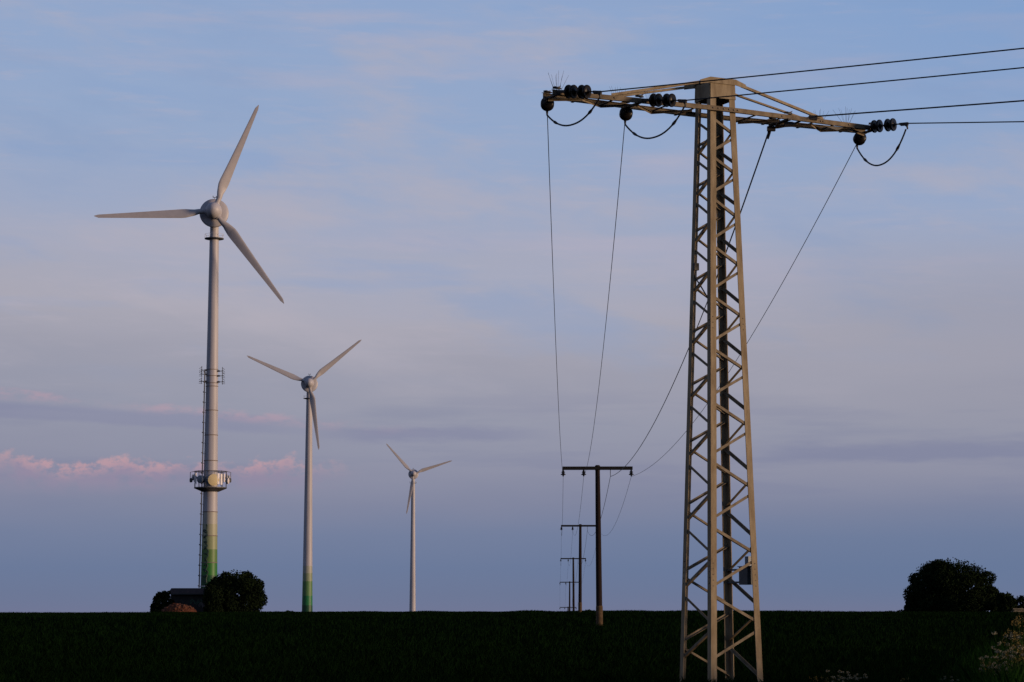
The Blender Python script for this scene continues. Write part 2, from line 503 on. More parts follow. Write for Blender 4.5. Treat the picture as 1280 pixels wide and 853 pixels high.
# faces: corner a -> corner b, inward normal
faces = [((-1, -1), (1, -1), NV, 0.0), ((-1, 1), (-1, -1), AV, 0.0), ((1, 1), (-1, 1), -NV, 0.5), ((1, -1), (1, 1), -AV, 0.5)]
for (a, b, inn, ph) in faces:
    for i in range(len(zn) - 1):
        H = zn[i] - zn[i + 1]
        for (pa, pb, rev) in ((0.0, 0.36, False), (0.86, 0.48, True)):
            za, zb = zn[i] - H * (pa + ph * 0.5), zn[i] - H * (pb + ph * 0.5)
            if za < -0.1 or zb < -0.1: continue
            ha, hb = half(za) - 0.055, half(zb) - 0.055
            ia, ib = half(za) - 0.017, half(zb) - 0.017
            def pt(c, hh, ii, z):
                if inn in (NV, -NV): return L(c[0] * hh, c[1] * ii, z)
                return L(c[0] * ii, c[1] * hh, z)
            p0, p1 = pt(a, ha, ia, za), pt(b, hb, ib, zb)
            d = (p1 - p0).normalized()
            p0 = p0 - d * 0.03; p1 = p1 + d * 0.03
            e1 = d.cross(inn).normalized()
            if e1.z < 0: e1 = -e1
            MB().angle(p0 - e1 * 0.026, p1 - e1 * 0.026, e1, inn, 0.052, 0.008).build('brace', 'brace', pylon)

# solid cap plates round the head
for (a, b, inn, ph) in faces:
    z0, z1 = zat(127), zat(107)
    h0, h1 = half(z0) + 0.006, half(z1) + 0.006
    def q(c, hh, z): return L(c[0] * hh, c[1] * hh, z)
    vs = [q(a, h0, z0), q(b, h0, z0), q(b, h1, z1), q(a, h1, z1)]
    off = -inn * 0.004
    pl = MB().add([p + off for p in vs] + [p + off - inn * 0.008 for p in vs],
                  [(0, 1, 2, 3), (7, 6, 5, 4), (0, 4, 5, 1), (1, 5, 6, 2), (2, 6, 7, 3), (3, 7, 4, 0)])
    pl.build('cap_plate', 'steel', pylon)
hc = half(ZTOP) + 0.02
MB().box(L(0, 0, ZTOP + 0.012), (2 * hc, 2 * hc, 0.02), Matrix.Rotation(TH, 3, 'Z')).build('top_plate', 'steel', pylon)

# crossarm: two channel beams drawn together towards the tips
ARM = 3.70
ZARM = zat(141) + 0.0
def vbeam(u): return 0.305 - 0.17 * max(0, abs(u) - 0.35) / (ARM - 0.35)
for sv in (-1, 1):
    us = [-ARM, -0.36, 0.36, ARM]
    mb = MB()
    sec = [(0, 0.045), (0.055, 0.045), (0.055, 0.037), (0.008, 0.037), (0.008, -0.037), (0.055, -0.037), (0.055, -0.045), (0, -0.045)]
    k0 = 0
    for u in us:
        v0 = sv * (vbeam(u) + 0.008 + 0.055) if sv > 0 else -(vbeam(u) + 0.063)
        for a_, b_ in sec:
            mb.v.append(tuple(L(u, v0 - sv * (0.0) + (a_ if sv < 0 else -a_), ZARM + b_)))
    n = len(sec)
    for i in range(len(us) - 1):
        for j in range(n):
            mb.f.append((i * n + j, i * n + (j + 1) % n, (i + 1) * n + (j + 1) % n, (i + 1) * n + j))
    mb.f.append(tuple(range(n))); mb.f.append(tuple((len(us) - 1) * n + j for j in reversed(range(n))))
    beam = mb.build('crossarm_beam', 'armtan', pylon)
    bl = MB()
    for u in (-0.27, -0.15, -0.03, 0.09, 0.2, 0.29, 2.3, 2.36, -2.4, 3.0, -1.5, 1.35):
        bl.lathe([(0.016, 0), (0.016, 0.016)], 6, L(u, sv * (vbeam(u) + 0.063), ZARM), R=(NV * sv).to_track_quat('Z', 'Y').to_matrix())
    tag(bl.build('bolt_row', 'bolt', beam), kind='stuff')
# lacing between the beams
lace = [-3.62, -3.05, -2.45, -1.92, -1.3, -0.7, 0.7, 1.3, 1.55, 2.1, 2.6, 3.1, 3.62]
for i, u in enumerate(lace):
    MB().box(L(u, 0, ZARM - 0.053), (0.05, 2 * vbeam(u) + 0.16, 0.012), Matrix.Rotation(TH, 3, 'Z')).build('crossarm_strut', 'brace', pylon)
for i in range(len(lace) - 1):
    if lace[i] < 0 < lace[i + 1]: continue
    s_ = 1 if i % 2 else -1
    u0, u1 = lace[i], lace[i + 1]
    p0, p1 = L(u0, -s_ * vbeam(u0), ZARM - 0.068), L(u1, s_ * vbeam(u1), ZARM - 0.068)
    d = (p1 - p0).normalized(); e1 = d.cross(ZV).normalized()
    MB().angle(p0, p1, e1, -ZV, 0.04, 0.006).build('crossarm_lacing', 'brace', pylon)
# ties from the head down to the arms
for sv in (-1, 1):
    for su in (-1, 1):
        h = half(ZTOP)
        p0 = L(su * (h + 0.22), sv * (h + 0.02), zat(104) - 0.105)
        u1 = su * 2.32
        p1 = L(u1, sv * (vbeam(u1) - 0.02), ZARM + 0.075)
        d = (p1 - p0).normalized(); e1 = ZV - d * ZV.dot(d); e1.normalize()
        tie = MB().angle(p0 - d * 0.05, p1 + d * 0.1, e1, (NV * -sv - d * (NV * -sv).dot(d)).normalized(), 0.050, 0.009).build('crossarm_tie', 'steel', pylon)
    # head rail carrying the ties, with bent ends
    h = half(ZTOP)
    vv = sv * (h + 0.028)
    zt = zat(104)
    vs = []
    for w in (0, sv * 0.012):
        for u, zz in ((-h - 0.25, -0.045), (-h - 0.02, 0.035), (h + 0.02, 0.035), (h + 0.25, -0.045), (h + 0.25, -0.125), (h + 0.02, -0.08), (-h - 0.02, -0.08), (-h - 0.25, -0.125)):
            vs.append(L(u, vv + w, zt + zz))
    MB().add(vs, [(0, 1, 6, 7), (1, 2, 5, 6), (2, 3, 4, 5), (15, 14, 9, 8), (14, 13, 10, 9), (13, 12, 11, 10)] +
             [(i, (i + 1) % 8, 8 + (i + 1) % 8, 8 + i) for i in range(8)]).build('head_rail', 'steel', pylon)
# little hanger plates (dark lugs) where the strings are fixed
TPH = {'outer': -3.62, 'inner': -1.88, 'earth': 1.50, 'far': 3.58}
for k, u in TPH.items():
    for sv in (-1, 1):
        vv = sv * (vbeam(u) + 0.07)
        MB().box(L(u + 0.02, vv * 0.9, ZARM + 0.085), (0.20, 0.07, 0.022), Matrix.Rotation(TH + 0.5, 3, 'Z')).add(
            [L(u - 0.10, vv, ZARM + 0.06), L(u + 0.05, vv, ZARM + 0.06), L(u + 0.10, vv, ZARM + 0.13),
             L(u - 0.10, vv + 0.02, ZARM + 0.06), L(u + 0.05, vv + 0.02, ZARM + 0.06), L(u + 0.10, vv + 0.02, ZARM + 0.13)],
            [(0, 1, 2), (5, 4, 3), (0, 3, 4, 1), (1, 4, 5, 2), (2, 5, 3, 0)]).build('hanger_lug', 'fitting', pylon)
    mb = MB().box(L(u, 0, ZARM - 0.05), (0.07, 2 * vbeam(u) + 0.22, 0.03), Matrix.Rotation(TH, 3, 'Z'))
    mb.build('hanger_bar', 'fitting', pylon)
MB().add([L(2.35, -0.2, ZARM - 0.06), L(2.75, -0.18, ZARM - 0.13), L(2.9, -0.18, ZARM - 0.06), L(2.35, -0.18, ZARM - 0.06), L(2.75, -0.16, ZARM - 0.13), L(2.9, -0.16, ZARM - 0.06)],
         [(0, 1, 2), (5, 4, 3), (0, 3, 4, 1), (1, 4, 5, 2), (2, 5, 3, 0)]).build('gusset', 'fitting', pylon)
# bird-deterrent bristles
for (u, nn, ln, sp) in ((-3.5, 9, 0.40, 0.75), (-2.2, 7, 0.26, 1.0), (-1.45, 8, 0.28, 0.9), (3.1, 9, 0.36, 0.95), (2.45, 6, 0.25, 0.8)):
    mb = MB()
    for i in range(nn):
        w = (i / (nn - 1) - 0.5) * 2 * sp * 0.6 + random.uniform(-.05, .05)
        b0 = L(u + (i / (nn - 1) - 0.5) * 0.12, 0.0, ZARM + 0.05)
        d = AV * sin(w) + NV * random.uniform(-.3, .3) + ZV * cos(w)
        mb.tube([b0, b0 + d.normalized() * ln * random.uniform(.85, 1.1)], [0.0032, 0.0018], 4)
    tag(mb.build('bird_spike_fan', 'fitting', pylon), kind='stuff')
# switch box with its bracket on the rear leg, low down
zb = zat(720)
hz = half(zb); RZ_ = Matrix.Rotation(TH, 3, 'Z')
bu, bv = hz - 0.03, -hz * 0.38
bx = MB().box(L(bu, bv, zb), (0.20, 0.30, 0.34), RZ_).build('switch_box', 'box', pylon)
MB().box(L(bu, bv, zb + 0.178), (0.24, 0.34, 0.014), RZ_).build('lid', 'box', bx)
MB().box(L(bu, bv - 0.05, zb + 0.28), (0.10, 0.12, 0.18), RZ_).build('meter_head', 'greybox', bx)
for dz in (0.12, -0.12):
    MB().box(L(hz - 0.05, hz * 0.35, zb + dz), (0.03, hz * 1.25, 0.035), RZ_).build('bracket_bar', 'box', pylon)
# loose earth lead hanging on the left leg
p = [L(-half(zat(q_)) + 0.02 + du, half(zat(q_)) - 0.12 + dv, zat(q_)) for q_, du, dv in
     ((318, .0, 0), (335, .02, 0), (347, .0, -.02), (358, .05, -.15), (368, .07, -.28), (374, .09, -.36), (371, .16, -.42), (364, .22, -.44))]
MB().tube(p, 0.014, 6).build('earth_lead', 'cable', pylon)
MB().box(p[1] + Vector((0, 0, .03)), (0.10, 0.08, 0.14), Matrix.Rotation(TH, 3, 'Z')).build('lead_clamp', 'fitting', pylon)

# ------------------------------------------------------------------ insulator strings on the pylon
disc_prof = [(0.018, -0.075), (0.048, -0.07), (0.060, -0.048), (0.100, -0.038), (0.126, -0.016), (0.131, 0.008), (0.124, 0.026), (0.085, 0.022), (0.050, 0.030), (0.02, 0.060)]
disc_me = MB().lathe(disc_prof, 20, axis='X').mesh('disc', 40); disc_me.materials.append(M['porcelain'])
link_me = MB().box((0.10, 0.022, 0), (0.24, 0.010, 0.05)).box((0.10, -0.022, 0), (0.24, 0.010, 0.05)).tube([(0.0, -0.04, 0), (0.0, 0.04, 0)], 0.014, 6).mesh('link_plate')
link_me.materials.append(M['fitting'])
clamp_me = MB().tube([(0.86, 0, 0), (0.93, 0, 0)], 0.024, 8).box((0.97, 0, -0.012), (0.16, 0.05, 0.06)).tube([(0.98, 0, -0.02), (1.03, 0, -0.06), (1.04, 0, -0.12)], [0.024, 0.022, 0.016], 8).mesh('dead_end_clamp')
clamp_me.materials.append(M['fitting'])
pin_me = MB().tube([(0.20, 0, 0), (0.88, 0, 0)], 0.014, 6).mesh('pin_rod'); pin_me.materials.append(M['fitting'])

pin_short = MB().tube([(0.05, 0, 0), (0.46, 0, 0)], 0.014, 6).mesh('pin_rod'); pin_short.materials.append(M['fitting'])
POLE_Y0 = 120.0
U1 = Vector((0.0, 1.0, 0))
U2 = Vector((cos(radians(-36)), sin(radians(-36)), 0))


def string(u, v, dirv, droop, label, zoff=-0.05, xs_=(0.30, 0.415, 0.60, 0.715)):
    d = (dirv.normalized() * cos(droop) - ZV * sin(droop)).normalized()
    R = d.to_track_quat('X', 'Z').to_euler()
    o = thing('insulator_string', PC + L(u, v, ZARM + zoff), label, 'insulator', 'insulator strings on the pylon crossarm')
    o.rotation_euler = R
    link('link_plate', link_me, None, o); link('pin_rod', pin_me if len(xs_) > 2 else pin_short, None, o)
    for x in xs_:
        link('disc', disc_me, None, o, (x, 0, 0))
    dx = 0.715 - xs_[-1]
    link('dead_end_clamp', clamp_me, None, o, (-dx, 0, 0))
    return o.location + d * (1.0 - dx)


E = {}
E['outer_far'] = string(TPH['outer'], 0.16, U1, radians(4), 'dark disc insulator string seen end-on at the left tip of the pylon crossarm', -0.09, (0.16, 0.275))
E['inner_far'] = string(TPH['inner'], 0.20, U1, radians(4), 'dark disc insulator string seen end-on between left crossarm tip and pylon', -0.10, (0.16, 0.275))
E['far_far'] = string(TPH['far'], 0.17, U1, radians(4), 'dark disc insulator string seen end-on below the right crossarm tip', -0.09, (0.16, 0.275))
E['outer_near'] = string(TPH['outer'] + 0.0, -0.16, U2, radians(8), 'four dark insulator discs lying along the left end of the crossarm', 0.02)
E['inner_near'] = string(TPH['inner'] + 0.05, -0.24, U2, radians(8), 'four dark insulator discs along the crossarm just left of the pylon', 0.02)
E['far_near'] = string(TPH['far'] - 0.20, -0.10, U2, radians(2), 'four dark insulator discs sticking out past the right crossarm tip', 0.0)
E['earth_far'] = PC + L(TPH['earth'], 0.36, ZARM - 0.10)
E['earth_near'] = PC + L(TPH['earth'] + 0.62, -0.30, ZARM + 0.07)


# ------------------------------------------------------------------ wooden poles
pole_xy = [(POLE_Y0, 747.0), (218.0, 725.2), (331.0, 716.3), (426.0, 711.7), (509.0, 709.6)]
arm_py = [585.5, 657.5, 698.5, 728.0, 759.5]
PX = [(px - 640) / FPX * y for y, px in pole_xy]
pole_lab = ['tall dark wooden pole with a T crossarm, nearest of the row beside the pylon',
            'dark wooden T pole second nearest in the row, just left of the nearest pole',
            'dark wooden T pole third in the row receding to the skyline',
            'small dark T pole fourth in the row, fully visible at the skyline',
            'farthest T pole of the row with only its crossarm above the skyline']
ARMO = [-1.78, -0.72, 0.66, 1.74]               # conductor places along a pole crossarm
att = []
bell_prof = [(0.02, 0.0), (0.035, -0.03), (0.05, -0.05), (0.055, -0.09), (0.10, -0.13), (0.105, -0.15), (0.06, -0.16), (0.065, -0.19), (0.13, -0.25), (0.132, -0.275), (0.05, -0.285), (0.035, -0.34), (0.015, -0.36)]
bell_me = MB().lathe(list(reversed(bell_prof)), 12).mesh('insulator', 40); bell_me.materials.append(M['porcelain'])
hook_me = MB().tube([(0, 0, 0), (0, 0, -0.30), (0.03, 0, -0.34), (0, 0, -0.37)], 0.016, 6).mesh('earth_hook'); hook_me.materials.append(M['fitting'])
DIRP = Vector((PX[-1] - PX[0], pole_xy[-1][0] - pole_xy[0][0], 0)).normalized()
RZP = atan2(-DIRP.x, DIRP.y)
for i, (y, px) in enumerate(pole_xy):
    base = Vector((PX[i], y, gz(PX[i], y)))
    ztop = at(px, arm_py[i], y).z - base.z
    o = thing('utility_pole', base, pole_lab[i], 'utility pole', 'wooden poles of the power line', RZP)
    lean = (0.06, -0.05, 0.03, -0.04, 0)[i]
    mb = MB().lathe([(0.165, -0.6), (0.160, 0.6), (0.150, ztop * 0.4), (0.135, ztop * 0.75), (0.118, ztop + 0.12), (0.10, ztop + 0.16)], 14)
    mb.v = [(a + lean * (1 - c / ztop), b, c) for a, b, c in mb.v]
    mb.build('post', 'wood', o, smooth=50)
    if i < 2:
        mb = MB().lathe([(0.178, -0.3), (0.176, 0.95), (0.166, 1.0)], 14)
        mb.v = [(a + lean, b, c) for a, b, c in mb.v]
        mb.build('foot_sleeve', 'foot', o, smooth=50)
    arm = MB()
    for s_ in (-1, 1):
        arm.box((0, s_ * 0.155, ztop), (3.62, 0.05, 0.16)).box((0, s_ * 0.18, ztop + 0.072), (3.62, 0.05, 0.014)).box((0, s_ * 0.18, ztop - 0.072), (3.62, 0.05, 0.014))
    for x in (-1.80, -0.72, 0.66, 1.78):
        arm.box((x, 0, ztop), (0.03, 0.26, 0.13))
    arm.build('crossarm', 'armsteel', o)
    mb = MB().lathe([(0.13, ztop - 0.12), (0.135, ztop + 0.12)], 10).build('collar_strap', 'armsteel', o)
    row = []
    for j, x in enumerate(ARMO):
        if j == 2: link('earth_hook', hook_me, None, o, (x, 0, ztop - 0.06))
        else: link('insulator', bell_me, None, o, (x, 0, ztop - 0.07))
        row.append(base + Matrix.Rotation(RZP, 3, 'Z') @ Vector((x, 0, ztop - 0.43)))
    att.append(row)


# ------------------------------------------------------------------ conductors
def span(p0, p1, sag, n=40):
    return [p0.lerp(p1, i / n) - ZV * (4 * sag * (i / n) * (1 - i / n)) for i in range(n + 1)]


cond_lab = ['leftmost thin wire running from the left crossarm tip down to the wooden poles',
            'second thin wire from left, from pylon crossarm down to the wooden poles',
            'thicker wire dropping behind the pylon legs to the wooden poles, without insulators',
            'thin wire from the right crossarm tip sloping left behind pylon to the poles']
for j, key in enumerate(('outer_far', 'inner_far', 'earth_far', 'far_far')):
    pts = span(E[key], att[0][j], 1.36 if j != 2 else 1.5, 60)
    for i in range(4):
        pts += span(att[i][j], att[i + 1][j], (1.5, 1.7, 1.3, 1.1)[i], 30)[1:]
    rs = [0.013 if j == 2 else 0.0085] * len(pts)
    if j == 2: rs = [0.0165 if k < 12 else 0.013 for k in range(len(pts))]
    w = MB().tube(pts, rs, 5).build('power_line', 'cable')
    tag(w, cond_lab[j], 'wire', 'overhead wires')
near_lab = ['topmost of the four wires leaving the pylon towards the upper right',
            'second wire from top leaving the pylon towards the upper right',
            'third wire from top, leaving the right half of the crossarm without insulators',
            'lowest of the four wires leaving the right crossarm tip to the right edge']
npx = [(1280, 62), (1280, 86), (1280, 127), (1280, 152.5)]
for j, key in enumerate(('outer_near', 'inner_near', 'earth_near', 'far_near')):
    p0 = E[key].copy()
    # the wire leaves along the next span's bearing; its slope follows from where it crosses the edge of the view
    t = (0.2207 * p0.y - p0.x) / (U2.x - 0.2207 * U2.y)
    tgt = at(npx[j][0], npx[j][1], (p0 + U2 * t).y)
    slope = (tgt.z - p0.z) / t
    S = 62.0                                             # half of the next span
    c2 = 0.00035
    slope0 = slope - c2 * t
    pts = [p0 + U2 * (S * k / 50) + ZV * (slope0 * S * k / 50 + c2 * (S * k / 50) ** 2) for k in range(51)]
    w = MB().tube(pts, 0.0155 if j == 2 else 0.0125, 6).build('power_line', 'cable')
    tag(w, near_lab[j], 'wire', 'overhead wires')


def jumper(p0, p1, sag, label, cuffs=True):
    o = thing('jumper_cable', (p0 + p1) / 2, label, 'cable', 'jumper loops under the crossarm')
    c = o.location
    pts = [p0.lerp(p1, i / 24) - ZV * (sag * (1 - abs(2 * i / 24 - 1) ** 2.2)) - c for i in range(25)]
    MB().tube(pts, 0.017, 7).build('cable', 'cable', o, smooth=60)
    for a in (4, 20):
        MB().tube([pts[a - 1], pts[a].lerp(pts[a - 1], .4), pts[a], pts[a + 1]], [0.016, 0.028, 0.028, 0.016], 8).build('connector_sleeve', 'fitting', o, smooth=60)
    return o


J = Vector((0, 0, -0.12))
jumper(E['outer_far'] + J, E['outer_near'] + J, 0.34, 'slack black cable loop hanging below the left crossarm tip')
jumper(E['inner_far'] + J, E['inner_near'] + J, 0.42, 'slack black cable loop hanging just left of the pylon head')
jumper(E['far_far'] + J, E['far_near'] + J, 0.52, 'slack black cable loop hanging below the right crossarm tip')
ej = thing('earth_jumper', E['earth_far'], 'thick dark cable clamped along the right half of the pylon crossarm', 'cable')
e0, e1 = Vector((0, 0, 0)), E['earth_near'] - E['earth_far']
MB().tube([e0, e0.lerp(e1, .2) - ZV * .03, e0.lerp(e1, .5) - ZV * .05, e0.lerp(e1, .8) + ZV * .01, e1], 0.022, 7).build('cable', 'cable', ej)
for f_ in (0.03, 0.42, 0.97):
    MB().box(e0.lerp(e1, f_) - ZV * 0.02, (0.16, 0.09, 0.09), Matrix.Rotation(TH - 0.4, 3, 'Z')).build('clamp', 'fitting', ej)
MB().tube([e0, Vector((0, .12, -.06)), Vector((0, .34, -.14))], [0.03, 0.036, 0.018], 8).build('dead_end_clamp', 'fitting', ej)


# ------------------------------------------------------------------ wind turbines
def blade_mesh():
    R_, n = 22.2, 26
    mb = MB(); ns = 14
    for i in range(n + 1):
        t = i / n; r = 1.15 + (R_ - 1.15) * t
        if t < 0.05: ch, th = 0.95, 0.95
        else:
            k = min(1, (t - 0.05) / 0.17)
            k = k * k * (3 - 2 * k)
            full = 1.95 * (1 - 0.70 * ((max(t, 0.22) - 0.22) / 0.78) ** 0.85)
            ch = 0.95 * (1 - k) + full * k
            th = 0.95 * (1 - k) + (0.24 - 0.10 * t) * full * k
        if t > 0.97: ch *= 0.72; th *= 0.7
        if i == n: ch *= 0.25; th *= 0.3
        tw = radians(20 * (1 - t) ** 1.5 + 2)
        for j in range(ns):
            w = 2 * pi * j / ns
            x = 0.5 * ch * cos(w); y = 0.5 * th * sin(w) * (0.55 + 0.45 * (-cos(w)) if t > 0.12 else 1)
            x -= ch * 0.15 if t > 0.1 else 0
            xr, yr = x * cos(tw) - y * sin(tw), x * sin(tw) + y * cos(tw)
            mb.v.append((xr, yr - 0.9 * t * t * 0.4, r))
    for i in range(n):
        for j in range(ns):
            mb.f.append((i * ns + j, i * ns + (j + 1) % ns, (i + 1) * ns + (j + 1) % ns, (i + 1) * ns + j))
    mb.f.append(tuple(reversed(range(ns)))); mb.f.append(tuple(n * ns + j for j in range(ns)))
    me = mb.mesh('blade', 40); me.materials.append(M['blade']); return me


BLADE = blade_mesh()
# rotor axis is local -Y (towards the camera)
NAC = MB().lathe([(0.3, 4.6), (0.9, 4.3), (1.6, 3.4), (2.05, 2.2), (2.35, 1.0), (2.55, 0.3), (2.72, 0.0), (2.75, -0.35), (2.70, -0.62), (2.58, -0.72), (2.2, -0.86), (1.5, -1.0)], 40, axis='Y').mesh('nacelle', 32)
NAC.materials.append(M['white'])
SPIN = MB().lathe([(1.45, -1.25), (1.55, -1.6), (1.55, -2.3), (1.48, -2.9), (1.30, -3.45), (1.0, -3.9), (0.6, -4.2), (0.18, -4.33), (0.02, -4.35)], 32, axis='Y').mesh('hub_spinner', 40)
SPIN.materials.append(M['white'])
NECK = MB().lathe([(1.3, -0.95), (1.25, -1.3)], 24, axis='Y').mesh('rotor_gap'); NECK.materials.append(M['seam'])
CUFF = MB().lathe([(0.66, 0.9), (0.66, 1.62), (0.52, 1.66)], 20).mesh('blade_cuff', 40); CUFF.materials.append(M['white'])


def turbine(px, hub_py, Y, angs, label, bands, r0, r1, yaw=0.0):
    hub = at(px, hub_py, Y)
    bxx = hub.x - 3.6 * sin(yaw)
    base = Vector((bxx, Y + 2.5, gz(bxx, Y + 2.5)))
    H = hub.z - base.z
    o = thing('wind_turbine', base, label, 'wind turbine', 'wind turbines on the skyline', yaw)
    zt = H - 4.1
    prof = [(r0 + (r1 - r0) * ((z / zt) ** 0.85), z) for z in np.linspace(0, zt, 40)]
    prof[0] = (r0, -0.5)
    tw = MB().lathe(prof, 36).build('tower', bands, o, smooth=40)
    def tr(z): return r0 + (r1 - r0) * ((max(z, 0) / zt) ** 0.85)
    # head
    MB().lathe([(tr(zt) * 0.95, zt - 0.2), (tr(zt) * 0.95, zt + 2.6)], 24).build('yaw_neck', 'white', o, smooth=40)
    pf = MB().lathe([(r1, zt - 0.75), (r1 + 0.95, zt - 0.55), (r1 + 0.95, zt - 0.40), (r1, zt - 0.40)], 28).build('head_platform', 'darkmetal', o)
    rl = MB()
    for k in range(12):
        w = 2 * pi * k / 12
        rl.tube([((r1 + .9) * cos(w), (r1 + .9) * sin(w), zt - .4), ((r1 + .9) * cos(w), (r1 + .9) * sin(w), zt + .35)], 0.02, 4)
    rl.tube([((r1 + .9) * cos(2 * pi * k / 24), (r1 + .9) * sin(2 * pi * k / 24), zt + .35) for k in range(25)], 0.02, 4)
    rl.build('platform_rail', 'panel', pf)
    tilt = radians(-4)
    n = link('nacelle', NAC, None, o, (0, -1.5, H), (tilt, 0, 0))
    MB().tube([(0, 0.7, 2.2), (0, 0.7, 3.3)], 0.05, 6).box((0, 0.7, 3.3), (0.7, 0.09, 0.09)).tube([(-0.3, 0.7, 3.3), (-0.3, 0.7, 3.6)], 0.07, 6).tube([(0.3, 0.7, 3.3), (0.3, 0.7, 3.6)], 0.07, 6).build('wind_vane', 'darkmetal', n)
    MB().box((0, 1.6, 2.22), (1.0, 1.4, 0.35)).build('roof_hatch', 'white', n)
    hb = link('hub', SPIN, None, o, (0, -1.5, H), (tilt, 0, 0))
    link('rotor_gap', NECK, None, hb)
    for a in angs:
        bl = link('blade', BLADE, None, o, (0, -1.5, H))
        q_ = Matrix.Rotation(tilt, 4, 'X') @ Matrix.Translation((0, -2.1, 0)) @ Matrix.Rotation(radians(a), 4, 'Y')
        bl.location = Vector((0, -1.5, H)) + q_.to_translation()
        bl.rotation_euler = q_.to_euler()
        link('blade_cuff', CUFF, None, bl)
    return o, tr, base, H


W_ = (0.315, 0.30, 0.325)
def bz(Y, base, *pys): return [at(0, p_, Y).z - base for p_ in pys]
b1z = gz(at(268, 266, 431).x, 433)
s1 = bz(433, b1z, 733, 720, 703, 687, 670, 656, 640)
mb1 = band_mat('turbine_paint_green_bands_near', [(0, (0.008, 0.055, 0.015)), (s1[1], (0.022, 0.125, 0.016)), (s1[2], (0.075, 0.145, 0.035)), (s1[3], (0.19, 0.215, 0.11)), (s1[4], (0.25, 0.25, 0.17)), (s1[5], (0.285, 0.275, 0.24)), (s1[6], W_)])
t1, tr1, base1, H1 = turbine(268, 266, 431, (21.5, 143, 266.5), 'nearest and tallest wind turbine with antenna platforms and green painted foot', mb1, 1.62, 0.86, radians(4.5))
b2z = gz(at(387, 480, 753).x, 755)
s2 = bz(755, b2z, 757, 745, 727, 717, 708)
mb2 = band_mat('turbine_paint_green_bands_middle', [(0, (0.007, 0.050, 0.020)), (s2[0], (0.012, 0.12, 0.036)), (s2[1], (0.07, 0.15, 0.05)), (s2[2], (0.18, 0.215, 0.13)), (s2[3], (0.26, 0.265, 0.22)), (s2[4], W_)])
turbine(387, 480, 753, (49.5, 171.5, 293.5), 'middle wind turbine with a smooth tower and green painted foot', mb2, 1.75, 0.98, radians(4))
turbine(517, 593, 1260, (71, 190, 318), 'smallest and farthest wind turbine with a plain white tower', 'white', 1.75, 1.0, radians(5))

# seams of the tower sections
tw1 = [c for c in t1.children if c.name.startswith('tower')][0]
for py in (483, 513, 544, 576, 640, 670, 703.5, 733):
    z = at(0, py, 433).z - base1.z
    r = tr1(z)
    MB().lathe([(r - .02, z - 0.08), (r + 0.05, z - 0.07), (r + 0.05, z + 0.07), (r - .02, z + 0.08)], 36).build('flange_ring', 'panel' if py == 733 else 'seam', tw1)
# ladder with cable run on the left side
def z1(py): return at(0, py, 433).z - base1.z
zz = np.linspace(z1(735), z1(464), 30)
off = lambda z: -(tr1(z) + 0.30)
ladder = MB().tube([(off(z), -0.85, z) for z in zz], 0.05, 5).build('ladder_rail', 'darkmetal', t1)
MB().tube([(off(z) + 0.1, -0.35, z) for z in zz], 0.07, 5).build('ladder_rail', 'darkmetal', t1)
rg = MB()
for z in np.arange(z1(735), z1(464), 0.35):
    rg.tube([(off(z), -0.85, z), (off(z) + 0.1, -0.35, z)], 0.025, 4)
tag(rg.build('rung_row', 'darkmetal', ladder), kind='stuff')
for z in np.arange(z1(733), z1(464), 1.9):
    MB().box((-(tr1(z) + 0.2), -0.55, z), (0.5, 0.08, 0.08)).box((-(tr1(z) + 0.42), -0.75, z + .1), (0.14, 0.12, 0.16)).build('ladder_bracket', 'darkmetal', t1)
# dark green looping scrawl running down the lower left flank
mk = MB()
za, zb_ = z1(659), z1(728)
n = 240
pts = []
for i in range(n + 1):
    t = i / n; z = za + (zb_ - za) * t
    w = radians(-119 + 8 * t) + 0.30 * sin(t * 62) * (0.7 + 0.3 * sin(t * 17)) + 0.10 * sin(t * 131 + 1)
    zz_ = z + 0.34 * cos(t * 62) + 0.15 * sin(t * 97)
    r = tr1(zz_) + 0.03
    pts.append((r * cos(w), r * sin(w), zz_))
mk.tube(pts, 0.115, 5)
mk.build('scrawl_stroke', 'mark', tw1)

# lower antenna platform
zp, zr = z1(610), z1(589.5)
rp = tr1(zp)
plat = MB().lathe([(rp - .02, zp - 0.75), (rp + 0.25, zp - 0.70), (3.05, zp - 0.08), (3.05, zp + 0.10), (rp - .02, zp + 0.10)], 28).build('antenna_platform', 'darkmetal', t1)
for zz_ in (zr, zr - 1.2):
    MB().tube([(3.0 * cos(2 * pi * k / 32), 3.0 * sin(2 * pi * k / 32), zz_) for k in range(33)], 0.06, 5).build('ring_rail', 'darkmetal', plat)
for k in range(12):
    w = 2 * pi * (k + .5) / 12
    MB().tube([(3.0 * cos(w), 3.0 * sin(w), zp), (3.0 * cos(w), 3.0 * sin(w), zr + .1)], 0.055, 5).build('rail_post', 'darkmetal', plat)
    if k % 2 == 0:
        MB().tube([(rp * cos(w), rp * sin(w), zr), (3.0 * cos(w), 3.0 * sin(w), zr)], 0.05, 5).build('rail_arm', 'darkmetal', plat)


def dish(name, w, r_at, z, rad, depth, mface):
    d = Vector((cos(w), sin(w), 0)); R = d.to_track_quat('Z', 'Y').to_matrix()
    c = d * r_at + ZV * z
    sh = MB().lathe([(rad * .25, -depth - .5), (rad * .35, -depth - .1), (rad * .97, -depth), (rad, -0.02), (rad, 0.0)], 28, c, R=R).build(name, 'shroud', t1, smooth=40)
    MB().lathe([(rad * 1.03, -.05), (rad * 1.03, 0.03), (rad * .8, 0.10), (rad * .4, 0.16), (0.02, 0.18)], 28, c, R=R).build('radome', mface, sh, smooth=40)
    return sh


